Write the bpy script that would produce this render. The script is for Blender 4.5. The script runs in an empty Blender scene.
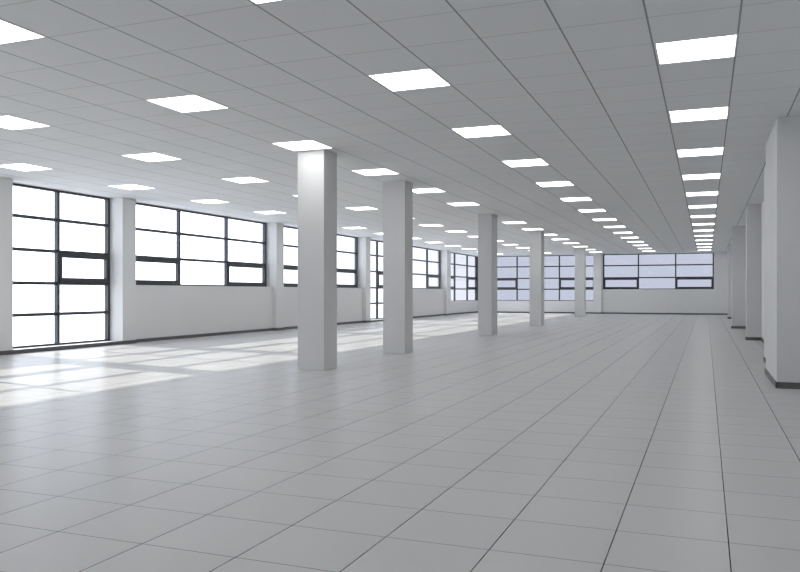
import bpy, bmesh, math
from mathutils import Vector

C = bpy.context.scene.collection
S = bpy.context.scene

# ------------------------------------------------------------------ camera
EYE = 1.381
YAW = 0.3743
FPX = 779.5
cam_d = bpy.data.cameras.new('camera')
cam_d.sensor_width = 36.0
cam_d.lens = FPX / 800.0 * 36.0
cam_d.shift_y = (292.35 - 286.0) / 800.0
cam_d.clip_end = 500
cam = bpy.data.objects.new('camera', cam_d)
cam.location = (0, 0, EYE)
cam.rotation_euler = (math.pi / 2, 0, YAW)
C.objects.link(cam)
S.camera = cam

# ------------------------------------------------------------------ world
SKY_SIDE = (3.0, 3.17, 3.55)     # bright hazy sky on the sun's side
SKY_END = (0.93, 0.95, 1.07)      # paler sky beyond the far wall
w = bpy.data.worlds.new('sky')
S.world = w
w.use_nodes = True
nt = w.node_tree
nt.nodes.clear()
out = nt.nodes.new('ShaderNodeOutputWorld')
bg = nt.nodes.new('ShaderNodeBackground')
tc = nt.nodes.new('ShaderNodeTexCoord')
dp = nt.nodes.new('ShaderNodeVectorMath'); dp.operation = 'DOT_PRODUCT'
dp.inputs[1].default_value = (-1, 0, 0)
mr = nt.nodes.new('ShaderNodeMapRange')
mr.inputs['From Min'].default_value = 0.30
mr.inputs['From Max'].default_value = 0.62
mx = nt.nodes.new('ShaderNodeMix'); mx.data_type = 'RGBA'
mx.inputs[6].default_value = (*SKY_END, 1)
mx.inputs[7].default_value = (*SKY_SIDE, 1)
nt.links.new(tc.outputs['Generated'], dp.inputs[0])
nt.links.new(dp.outputs['Value'], mr.inputs['Value'])
nt.links.new(mr.outputs['Result'], mx.inputs[0])
nt.links.new(mx.outputs[2], bg.inputs['Color'])
bg.inputs['Strength'].default_value = 1.0
nt.links.new(bg.outputs[0], out.inputs['Surface'])

# ------------------------------------------------------------------ sun
SUN_DIR = Vector((1.83, -0.43, -1.0))
sd = bpy.data.lights.new('sun', 'SUN')
sd.energy = 4.9
sd.angle = math.radians(0.25)
sd.color = (1.0, 0.96, 0.86)
sun = bpy.data.objects.new('sun', sd)
sun.rotation_euler = SUN_DIR.to_track_quat('-Z', 'Y').to_euler()
sun.location = (-30, 20, 20)
C.objects.link(sun)

# ------------------------------------------------------------------ exposure
PANEL_GLOW = 1.1           # luminous covers of the ceiling panels
PANEL_WATT = 4.2          # tube light inside each panel
PANEL_SPREAD = 108
vs = S.view_settings
vs.view_transform = 'Standard'
vs.look = 'None'
vs.exposure = 0.09
vs.gamma = 1.0
vs.use_curve_mapping = False
S.cycles.max_bounces = 10
S.cycles.diffuse_bounces = 7
S.cycles.transparent_max_bounces = 12

# ------------------------------------------------------------------ materials
def new_mat(name):
    m = bpy.data.materials.new(name)
    m.use_nodes = True
    return m, m.node_tree, m.node_tree.nodes['Principled BSDF']

def paint(name, col, rough=0.6, spec=0.3, var=0.03, scale=1.5, bump=0.0):
    m, t, p = new_mat(name)
    no = t.nodes.new('ShaderNodeTexNoise')
    no.inputs['Scale'].default_value = scale
    no.inputs['Detail'].default_value = 4
    cx = t.nodes.new('ShaderNodeTexCoord')
    t.links.new(cx.outputs['Object'], no.inputs['Vector'])
    r = t.nodes.new('ShaderNodeMapRange')
    r.inputs['To Min'].default_value = 1 - var
    r.inputs['To Max'].default_value = 1 + var
    t.links.new(no.outputs['Fac'], r.inputs['Value'])
    mul = t.nodes.new('ShaderNodeMix'); mul.data_type = 'RGBA'; mul.blend_type = 'MULTIPLY'
    mul.inputs[0].default_value = 1
    mul.inputs[6].default_value = (*col, 1)
    t.links.new(r.outputs['Result'], mul.inputs[7])
    t.links.new(mul.outputs[2], p.inputs['Base Color'])
    p.inputs['Roughness'].default_value = rough
    p.inputs['Specular IOR Level'].default_value = spec
    if bump:
        n2 = t.nodes.new('ShaderNodeTexNoise'); n2.inputs['Scale'].default_value = 180
        t.links.new(cx.outputs['Object'], n2.inputs['Vector'])
        b = t.nodes.new('ShaderNodeBump'); b.inputs['Strength'].default_value = bump
        b.inputs['Distance'].default_value = 0.002
        t.links.new(n2.outputs['Fac'], b.inputs['Height'])
        t.links.new(b.outputs['Normal'], p.inputs['Normal'])
    return m

def tiles(name, col, joint_x, joint_y, ox, oy, size, wx, wy, rough, spec, var):
    """square tiles: joints along Y (width wx) and along X (width wy)."""
    m, t, p = new_mat(name)
    L = t.links
    g = t.nodes.new('ShaderNodeNewGeometry')
    sp = t.nodes.new('ShaderNodeSeparateXYZ')
    L.new(g.outputs['Position'], sp.inputs[0])
    def M(op, a, b=None):
        n = t.nodes.new('ShaderNodeMath'); n.operation = op
        for i, v in enumerate((a, b)):
            if v is None: continue
            if isinstance(v, (int, float)): n.inputs[i].default_value = v
            else: L.new(v, n.inputs[i])
        return n.outputs[0]
    def axis(sock, o, wd):
        u = M('DIVIDE', M('SUBTRACT', sock, o), size)
        fl = M('FLOOR', M('ADD', u, 0.0))
        d = M('ABSOLUTE', M('SUBTRACT', M('FRACT', M('ADD', u, 0.5)), 0.5))   # distance to joint / size
        return fl, M('LESS_THAN', d, wd / size / 2)
    ix, lx = axis(sp.outputs['X'], ox, wx)
    iy, ly = axis(sp.outputs['Y'], oy, wy)
    cb = t.nodes.new('ShaderNodeCombineXYZ')
    L.new(ix, cb.inputs[0]); L.new(iy, cb.inputs[1])
    wn = t.nodes.new('ShaderNodeTexWhiteNoise'); wn.noise_dimensions = '2D'
    L.new(cb.outputs[0], wn.inputs['Vector'])
    r = t.nodes.new('ShaderNodeMapRange')
    r.inputs['To Min'].default_value = 1 - var; r.inputs['To Max'].default_value = 1 + var
    L.new(wn.outputs['Value'], r.inputs['Value'])
    mul = t.nodes.new('ShaderNodeMix'); mul.data_type = 'RGBA'; mul.blend_type = 'MULTIPLY'
    mul.inputs[0].default_value = 1
    mul.inputs[6].default_value = (*col, 1)
    L.new(r.outputs['Result'], mul.inputs[7])
    a = t.nodes.new('ShaderNodeMix'); a.data_type = 'RGBA'
    L.new(ly, a.inputs[0]); L.new(mul.outputs[2], a.inputs[6]); a.inputs[7].default_value = (*joint_y, 1)
    b = t.nodes.new('ShaderNodeMix'); b.data_type = 'RGBA'
    L.new(lx, b.inputs[0]); L.new(a.outputs[2], b.inputs[6]); b.inputs[7].default_value = (*joint_x, 1)
    if spec is None:        # satin floor: a matte body under a weak sheen that grows towards grazing view
        o = t.nodes['Material Output']
        t.nodes.remove(p)
        di = t.nodes.new('ShaderNodeBsdfDiffuse'); L.new(b.outputs[2], di.inputs['Color'])
        gl = t.nodes.new('ShaderNodeBsdfGlossy'); gl.inputs['Roughness'].default_value = rough
        lw = t.nodes.new('ShaderNodeLayerWeight'); lw.inputs['Blend'].default_value = 0.5
        fac = M('ADD', M('MULTIPLY', M('POWER', lw.outputs['Facing'], 5.0), FLOOR_SHEEN), 0.045)
        ms = t.nodes.new('ShaderNodeMixShader')
        L.new(fac, ms.inputs[0]); L.new(di.outputs[0], ms.inputs[1]); L.new(gl.outputs[0], ms.inputs[2])
        L.new(ms.outputs[0], o.inputs['Surface'])
        return m
    L.new(b.outputs[2], p.inputs['Base Color'])
    p.inputs['Roughness'].default_value = rough
    p.inputs['Specular IOR Level'].default_value = spec
    return m

FLOOR_SHEEN = 0.30
FLOOR_ORIGIN = (-1.0844, 3.467)
CEIL_ORIGIN = (-0.506, 8.282)
TILE = 0.793

M = {}
M['floor'] = tiles('pale grey floor tiles', (0.51, 0.512, 0.516), (0.02, 0.02, 0.021), (0.07, 0.07, 0.074),
                   FLOOR_ORIGIN[0], FLOOR_ORIGIN[1], 0.5996, 0.0065, 0.005, 0.27, None, 0.012)
M['ceiling'] = tiles('mineral ceiling tiles', (0.68, 0.685, 0.685), (0.27, 0.272, 0.272), (0.33, 0.332, 0.332),
                     CEIL_ORIGIN[0], CEIL_ORIGIN[1], TILE, 0.018, 0.008, 0.85, 0.1, 0.012)
M['wall'] = paint('white wall paint', (0.71, 0.71, 0.71), 0.65, 0.25, 0.012)
M['column'] = paint('white column paint', (0.61, 0.611, 0.613), 0.6, 0.25, 0.012)
M['sill'] = paint('white sill board', (0.74, 0.745, 0.75), 0.45, 0.4, 0.01)
M['frame'] = paint('dark grey window aluminium', (0.040, 0.043, 0.050), 0.38, 0.5, 0.05, 4)
M['skirting'] = paint('dark grey skirting', (0.11, 0.111, 0.113), 0.5, 0.4, 0.05, 4)
M['light_frame'] = paint('white light frame', (0.70, 0.70, 0.70), 0.4, 0.4, 0.01)

def glass(name, tint):
    m = bpy.data.materials.new(name); m.use_nodes = True
    t = m.node_tree; t.nodes.clear()
    o = t.nodes.new('ShaderNodeOutputMaterial')
    tr = t.nodes.new('ShaderNodeBsdfTransparent'); tr.inputs['Color'].default_value = (*tint, 1)
    gl = t.nodes.new('ShaderNodeBsdfGlossy'); gl.inputs['Roughness'].default_value = 0.02
    fc = t.nodes.new('ShaderNodeLayerWeight'); fc.inputs['Blend'].default_value = 0.5
    pw = t.nodes.new('ShaderNodeMath'); pw.operation = 'POWER'; pw.inputs[1].default_value = 5
    fr = t.nodes.new('ShaderNodeMath'); fr.operation = 'MULTIPLY_ADD'
    fr.inputs[1].default_value = 0.5; fr.inputs[2].default_value = 0.02
    t.links.new(fc.outputs['Facing'], pw.inputs[0]); t.links.new(pw.outputs[0], fr.inputs[0])
    mxs = t.nodes.new('ShaderNodeMixShader')
    t.links.new(fr.outputs[0], mxs.inputs[0])
    t.links.new(tr.outputs[0], mxs.inputs[1]); t.links.new(gl.outputs[0], mxs.inputs[2])
    t.links.new(mxs.outputs[0], o.inputs['Surface'])
    return m
M['glass'] = glass('clear window glass', (0.98, 0.985, 0.985))
M['tinted'] = glass('blue grey window glass', (0.75, 0.77, 0.80))

m = bpy.data.materials.new('lit diffuser'); m.use_nodes = True
t = m.node_tree; t.nodes.clear()
o_ = t.nodes.new('ShaderNodeOutputMaterial')
em = t.nodes.new('ShaderNodeEmission'); em.inputs['Color'].default_value = (1.0, 0.995, 0.98, 1); em.inputs['Strength'].default_value = PANEL_GLOW
tr_ = t.nodes.new('ShaderNodeBsdfTransparent')
ad = t.nodes.new('ShaderNodeAddShader')
t.links.new(em.outputs[0], ad.inputs[0]); t.links.new(tr_.outputs[0], ad.inputs[1]); t.links.new(ad.outputs[0], o_.inputs['Surface'])
M['diffuser'] = m

# ------------------------------------------------------------------ helpers
def tag(o, label=None, cat=None, group=None, kind=None):
    for k, v in (('label', label), ('category', cat), ('group', group), ('kind', kind)):
        if v: o[k] = v
    return o

def empty(name, loc=(0, 0, 0)):
    o = bpy.data.objects.new(name, None)
    o.empty_display_size = 0.2
    o.location = loc
    C.objects.link(o)
    return o

WLOC = {}
class MB:
    """collects axis-aligned boxes given in world coordinates into ONE mesh."""
    def __init__(self): self.b = []
    def box(self, x0, x1, y0, y1, z0, z1):
        self.b.append((min(x0, x1), max(x0, x1), min(y0, y1), max(y0, y1), min(z0, z1), max(z0, z1)))
        return self
    def build(self, name, mat, parent=None, bevel=0.0, loc=(0, 0, 0)):
        bm = bmesh.new()
        off = Vector(loc)
        if parent is not None:
            q = parent
            off = Vector((0, 0, 0))
            while q is not None:
                off += q.location; q = q.parent
        for x0, x1, y0, y1, z0, z1 in self.b:
            v = [bm.verts.new(Vector(c) - off) for c in
                 ((x0, y0, z0), (x1, y0, z0), (x1, y1, z0), (x0, y1, z0), (x0, y0, z1), (x1, y0, z1), (x1, y1, z1), (x0, y1, z1))]
            for f in ((3, 2, 1, 0), (4, 5, 6, 7), (0, 1, 5, 4), (1, 2, 6, 5), (2, 3, 7, 6), (3, 0, 4, 7)):
                bm.faces.new([v[i] for i in f])
        if bevel:
            bmesh.ops.bevel(bm, geom=bm.edges[:], offset=bevel, segments=2, affect='EDGES', profile=0.5)
        me = bpy.data.meshes.new(name)
        bm.to_mesh(me); bm.free()
        me.materials.append(mat)
        o = bpy.data.objects.new(name, me)
        C.objects.link(o)
        if parent is not None: o.parent = parent
        else: o.location = loc
        return o

# ------------------------------------------------------------------ room dimensions
H = EYE + 2.522            # ceiling height
P1, P2, P3 = -14.43, -14.60, -14.90      # left wall: pilaster face, wall face, glazing plane
OUTX = -15.05
F1, F2, F3 = 51.50, 51.68, 52.45         # far wall: the same three planes
OUTY = 52.60
RX = 1.47                  # right wall face
BY = -11.46                # wall behind
SILL, LOW, FULL = EYE + 0.20, EYE - 0.57, 0.085
HEAD = H - 0.012
FAR_HEAD = EYE + 2.475
RAILS = [EYE + 1.78, EYE + 1.005, EYE + 0.22, EYE - 0.53]

# floor and ceiling
tag(MB().box(OUTX, RX + 0.3, BY - 0.2, OUTY, -0.15, 0).build('floor', M['floor']),
    'shiny pale grey floor of large square tiles with thin dark joints', 'floor', kind='structure')
tag(MB().box(OUTX, RX + 0.3, BY - 0.2, OUTY, H, H + 0.2).build('ceiling', M['ceiling']),
    'grey suspended ceiling of square tiles holding rows of lit panels', 'ceiling', kind='structure')

# left wall: pilasters and the bays between them (y0, y1, sill height)
PIL = [(-3.98, -3.46), (4.54, 5.06), (12.54, 13.06), (16.58, 17.10), (24.55, 25.07), (32.50, 33.03), (36.56, 37.06), (44.45, 45.17)]
BAYS = [(BY, -3.98, SILL), (-3.46, 4.54, FULL), (5.06, 12.54, SILL), (13.06, 16.58, FULL), (17.10, 24.55, SILL), (25.07, 32.50, SILL),
        (33.03, 36.56, FULL), (37.06, 44.45, SILL), (45.17, F3, LOW)]
wl = MB()
for y0, y1, s in BAYS:
    wl.box(P1 if s == FULL else P2, OUTX, y0, min(y1, F2) if s == LOW else y1, 0, s - 0.02)
wl = wl.build('wall_left', M['wall'])
tag(wl, 'long white window wall on the left with shallow pilasters', 'wall', kind='structure')
for y0, y1 in PIL:
    MB().box(P1, OUTX, y0, y1, 0, H).build('pilaster', M['wall'], wl, 0.004)

# far wall
FPX0, FPX1 = -6.79, -6.29
FWR = 0.450
wf = MB()
wf.box(OUTX, FPX0, F2, OUTY, 0, LOW - 0.02)
wf.box(FPX1, FWR, F2, OUTY, 0, SILL - 0.02)
wf.box(FWR, RX, F2, OUTY, 0, H)
wf.box(P3 - 0.05, FPX0, F3 - 0.08, OUTY, FAR_HEAD, H)
wf.box(FPX1, FWR, F3 - 0.08, OUTY, FAR_HEAD, H)
wf = wf.build('wall_far', M['wall'])
tag(wf, 'white end wall with two wide dark framed windows', 'wall', kind='structure')
MB().box(FPX0, FPX1, F1, OUTY, 0, H).build('pilaster', M['wall'], wf, 0.004)
MB().box(OUTX, P3 - 0.05, F3 + 0.05, OUTY, LOW - 0.02, H).build('corner_post', M['wall'], wf)

# right wall and the wall behind the viewpoint
tag(MB().box(RX, RX + 0.3, BY - 0.2, OUTY, 0, H).build('wall_right', M['wall']),
    'white side wall mostly hidden behind the columns on the right', 'wall', kind='structure')
tag(MB().box(OUTX, RX, BY - 0.2, BY, 0, H).build('wall_back', M['wall']),
    'plain white wall behind the viewpoint', 'wall', kind='structure')

# ------------------------------------------------------------------ baseboards
SK, ST = 0.092, 0.016
b = MB()
for y0, y1, s in BAYS:
    xx = P1 if s == FULL else P2
    b.box(xx, xx + ST, y0 + (ST if s != FULL else 0), (F2 - ST if s == LOW else y1 - (ST if s != FULL else 0)), 0, SK)
for y0, y1 in PIL:
    b.box(P1, P1 + ST, y0, y1, 0, SK)
    for yy, sgn, bay in ((y0, -1, [q for q in BAYS if abs(q[1] - y0) < .01]), (y1, 1, [q for q in BAYS if abs(q[0] - y1) < .01])):
        if bay and bay[0][2] != FULL:
            b.box(P2, P1 + ST, yy, yy + sgn * ST, 0, SK)
tag(b.build('baseboard_left', M['skirting'], None), 'dark grey skirting along the foot of the left window wall', 'baseboard', kind='structure')
b = MB()
b.box(P2, FPX0 - ST, F2 - ST, F2, 0, SK)
b.box(FPX0 - ST, FPX1 + ST, F1 - ST, F1, 0, SK)
b.box(FPX0 - ST, FPX0, F1, F2, 0, SK)
b.box(FPX1, FPX1 + ST, F1, F2, 0, SK)
b.box(FPX1 + ST, RX - ST, F2 - ST, F2, 0, SK)
tag(b.build('baseboard_far', M['skirting']), 'thin dark skirting along the foot of the far end wall', 'baseboard', kind='structure')

# right-hand columns: (left face x, front y, back y)
RC = [(0.945, 12.43, 14.69), (1.085, 16.85, 17.33), (1.083, 24.58, 25.06), (0.915, 32.40, 32.90), (1.06, 44.25, 44.75)]
b = MB()
y = BY
for x0, y0, y1 in RC:
    b.box(RX - ST, RX, y, y0 - ST, 0, SK)
    y = y1 + ST
b.box(RX - ST, RX, y, F2 - ST, 0, SK)
tag(b.build('baseboard_right', M['skirting']), 'dark grey skirting along the right wall between its columns', 'baseboard', kind='structure')

# ------------------------------------------------------------------ windows
FW, FD = 0.078, 0.105      # bar width and depth
def window(name, label, side, u0, u1, mull, sill, rails, vents, gl='glass'):
    if side == 'left':
        def bx(mb, a, c, d0, d1, z0, z1): mb.box(P3 + d0, P3 + d1, a, c, z0, z1)
        loc = (P3, (u0 + u1) / 2, sill)
    else:
        def bx(mb, a, c, d0, d1, z0, z1): mb.box(a, c, F3 - d0, F3 - d1, z0, z1)
        loc = ((u0 + u1) / 2, F3, sill)
    root = empty(name, loc)
    tag(root, label, 'window', kind='structure')
    zt = HEAD if side == 'left' else FAR_HEAD
    f = MB()
    bx(f, u0, u0 + FW, -FD / 2, FD / 2, sill, zt); bx(f, u1 - FW, u1, -FD / 2, FD / 2, sill, zt)
    bx(f, u0 + FW, u1 - FW, -FD / 2, FD / 2, sill, sill + 0.045); bx(f, u0 + FW, u1 - FW, -FD / 2, FD / 2, zt - 0.045, zt)
    f.build('frame', M['frame'], root)
    for u in mull:
        q = MB(); bx(q, u - FW / 2, u + FW / 2, -FD / 2, FD / 2, sill + 0.045, zt - 0.045)
        q.build('mullion', M['frame'], root)
    edges = [u0 + FW] + sum([[u - FW / 2, u + FW / 2] for u in mull], []) + [u1 - FW]
    cells = [(edges[2 * i], edges[2 * i + 1]) for i in range(len(mull) + 1)]
    for z in rails:
        q = MB()
        for a, c in cells: bx(q, a, c, -FD / 2 + 0.012, FD / 2 - 0.012, z - 0.038, z + 0.038)
        q.build('transom', M['frame'], root)
    zs = [zt - 0.045] + [v for z in rails for v in (z + 0.038, z - 0.038)] + [sill + 0.045]
    rows = [(zs[2 * i + 1], zs[2 * i]) for i in range(len(rails) + 1)]
    g = MB()
    for i, (a, c) in enumerate(cells):
        for j, (z0, z1) in enumerate(rows):
            if (i, j) in vents:
                s = MB(); e = 0.0; wd = 0.070; wh = 0.105
                a2, c2, z2, z3 = a + e, c - e, z0 + e, z1 - e
                bx(s, a2, a2 + wd, -0.03, 0.065, z2, z3); bx(s, c2 - wd, c2, -0.03, 0.065, z2, z3)
                bx(s, a2 + wd, c2 - wd, -0.03, 0.065, z2, z2 + wh); bx(s, a2 + wd, c2 - wd, -0.03, 0.065, z3 - wh, z3)
                so = s.build('opening_sash', M['frame'], root)
                gg = MB(); bx(gg, a2 + wd, c2 - wd, 0.004, 0.012, z2 + wh, z3 - wh)
                gg.build('glass', M[gl], so)
            else:
                bx(g, a, c, -0.006, 0.006, z0, z1)
    g.build('glazing', M[gl], root)
    s = MB()
    d1 = (P1 - P3) if sill == FULL else (P2 - P3 + 0.012)
    if side == 'left': bx(s, u0, (F2 if sill == LOW else u1), -0.14, d1, sill - 0.02, sill)
    else: bx(s, (P2 if sill == LOW else u0), u1, -0.14, d1, sill - 0.02, sill)
    s.build('sill', M['sill'], root)
    return root

def thirds(a, c): return [a + (c - a) / 3 + 0.01, a + 2 * (c - a) / 3 - 0.01]
FAR_RAILS = [EYE + 1.74, EYE + 0.95, EYE + 0.21]
R3, R4, R5 = RAILS[:2], RAILS[:3], RAILS
window('window_1', 'wide window outside the picture whose sun patch reaches the near floor', 'left', 5.06, 12.54, thirds(5.06, 12.54), SILL, R3, {(0, 2), (2, 2)})
window('window_2', 'largest full-height dark framed window at the left edge, two panes wide', 'left', 13.06, 16.58, [14.80], FULL, R5, {(1, 2)})
window('window_3', 'three-bay window above a sill, just past the nearest full-height window', 'left', 17.10, 24.55, [19.55, 22.07], SILL, R3, {(0, 2), (2, 2)})
window('window_4', 'three-bay window partly hidden behind the nearest freestanding column', 'left', 25.07, 32.50, thirds(25.07, 32.5), SILL, R3, {(0, 2), (2, 2)})
window('window_5', 'narrow full-height window half hidden behind the second freestanding column', 'left', 33.03, 36.56, [34.88], FULL, R5, {(1, 2)})
window('window_6', 'three-row window seen between the second and third freestanding columns, left of the pilaster', 'left', 37.06, 44.45, [39.65, 42.17], SILL, R3, {(0, 2), (2, 2)})
window('window_7', 'four-row window at the far end of the left wall, meeting the corner', 'left', 45.17, F3 - 0.05, [47.42, 50.22], LOW, R4, {(0, 2), (2, 2)})
window('window_8', 'four-row bluish window on the end wall behind the far columns', 'far', P3 + 0.05, FPX0, [-12.01, -9.14], LOW, FAR_RAILS, {(0, 2), (2, 2)}, 'tinted')
window('window_9', 'three-row bluish window on the end wall, right of the far pilaster', 'far', FPX1, FWR, [-4.07, -1.80], SILL, FAR_RAILS[:2], {(0, 2), (2, 2)}, 'tinted')

window('added_window_10', 'wide unseen window added behind the viewpoint to let in more light', 'left', -3.46, 4.54, thirds(-3.46, 4.54), FULL, R5, {(0, 2), (2, 2)})  # added out of view, full height to admit more light
window('added_window_11', 'rearmost unseen window added behind the viewpoint to brighten the near floor', 'left', BY, -3.98, thirds(BY, -3.98), SILL, R3, {(0, 2), (2, 2)})  # unseen window added to brighten the near-left floor

# ------------------------------------------------------------------ freestanding columns
CW = 0.47
ORD = ['nearest', 'second', 'third', 'fourth', 'farthest']
COLS = [(-6.800, 12.30, 0.529, 0.52), (-6.859, 16.40, 0.538, 0.50), (-6.859, 24.35, 0.455, 0.72), (-6.799, 31.95, 0.480, 0.70), (-6.931, 44.70, 0.55, 0.45)]
CLAB = ['widest white square column, nearest of the freestanding row, under a lit panel',
        'white square column, second from the near end of the freestanding row',
        'white square column, third in the freestanding row, in front of the room corner',
        'white square column, fourth in the freestanding row, before the four-row end window',
        'smallest white square column, farthest of the freestanding row, beside the far pilaster']
for (x0, y0, wd, dp_), lab in zip(COLS, CLAB):
    o = MB().box(x0, x0 + wd, y0, y0 + dp_, 0, H).build('column', M['column'], None, 0.004, (x0 + wd / 2, y0 + dp_ / 2, 0))
    tag(o, lab, 'column', 'freestanding columns', 'thing')

# right-hand columns with dark skirting
RLAB = ['broad white column at the right edge of the picture, with dark skirting',
        'white wall column hidden close behind the broad right-edge column',
        'white wall column next beyond the broad right-edge column, dark skirting at its foot',
        'white wall column with dark skirting, third in sight along the right wall',
        'narrowest sliver of white wall column, last before the end wall on the right']
for (x0, y0, y1), lab in zip(RC, RLAB):
    root = empty('wall_column', ((x0 + RX) / 2, (y0 + y1) / 2, 0))
    tag(root, lab, 'column', 'columns along the right wall', 'thing')
    MB().box(x0, RX - 0.001, y0, y1, 0, H - 0.001).build('shaft', M['column'], root, 0.004)
    s = MB()
    s.box(x0 - ST, RX - 0.001, y0 - ST, y0 - 0.0005, 0, SK)
    s.box(x0 - ST, RX - 0.001, y1 + 0.0005, y1 + ST, 0, SK)
    s.box(x0 - ST, x0 - 0.0005, y0 - ST, y1 + ST, 0, SK)
    s.build('skirting', M['skirting'], root)

# ------------------------------------------------------------------ ceiling lights
ROWS = [('row along the right-hand columns', 0), ('row right of the freestanding columns', -4), ('row above the freestanding columns', -8),
        ('row between columns and windows', -12), ('row closest to the left windows', -16)]
NTH = ['first', 'second', 'third', 'fourth', 'fifth', 'sixth', 'seventh', 'eighth', 'ninth', 'tenth', 'eleventh', 'twelfth', 'thirteenth', 'fourteenth', 'fifteenth']
FIRST_VISIBLE = {0: 0, -4: -1, -8: -1, -12: 0, -16: 1}
SKIP = {(-8, 5)}
BEHIND = {(-16, 5)}

def make_light():
    root = empty('ceiling_light')
    a, e = 0.388, 0.374
    z0, z1 = H - 0.007, H
    f = MB()
    f.box(-a, a, -a, -e, z0, z1); f.box(-a, a, e, a, z0, z1)
    f.box(-a, -e, -e, e, z0, z1); f.box(e, a, -e, e, z0, z1)
    f.build('frame', M['light_frame'], root)
    MB().box(-e + 0.001, e - 0.001, -e + 0.001, e - 0.001, H - 0.008, H - 0.0005).build('diffuser', M['diffuser'], root)
    for ch in root.children:
        ch.location = (0, 0, -H)
    ld = bpy.data.lights.new('lamp', 'AREA')
    ld.shape = 'SQUARE'; ld.size = 0.72; ld.energy = PANEL_WATT; ld.spread = math.radians(PANEL_SPREAD)
    ld.color = (1.0, 0.99, 0.97)
    lo = bpy.data.objects.new('lamp', ld); lo.location = (0, 0, -0.004)
    C.objects.link(lo); lo.parent = root
    return root

proto = make_light()
used = False
for rname, i in ROWS:
    n = 0
    for k in range(-4, 14):
        if (i, k) in SKIP: continue
        if not used:
            r = proto; used = True
        else:
            r = proto.copy(); C.objects.link(r)
            for ch in proto.children:
                c = ch.copy(); C.objects.link(c); c.parent = r
        r.location = (CEIL_ORIGIN[0] + TILE * (i + 0.5) + 0.010, CEIL_ORIGIN[1] + TILE * (4 * k + 0.5) - 0.014, H)
        if k < FIRST_VISIBLE[i]:  # unseen panels, added for the light they give the near room
            lab = 'lit square ceiling panel out of shot, added to light the near room, in the %s' % rname
        elif (i, k) in BEHIND:
            lab = 'lit square ceiling panel hidden by a column, %s' % rname
        else:
            lab = 'lit square white ceiling panel, %s in view of the %s' % (NTH[n], rname); n += 1
        tag(r, lab, 'ceiling light', 'ceiling panels in the ' + rname)
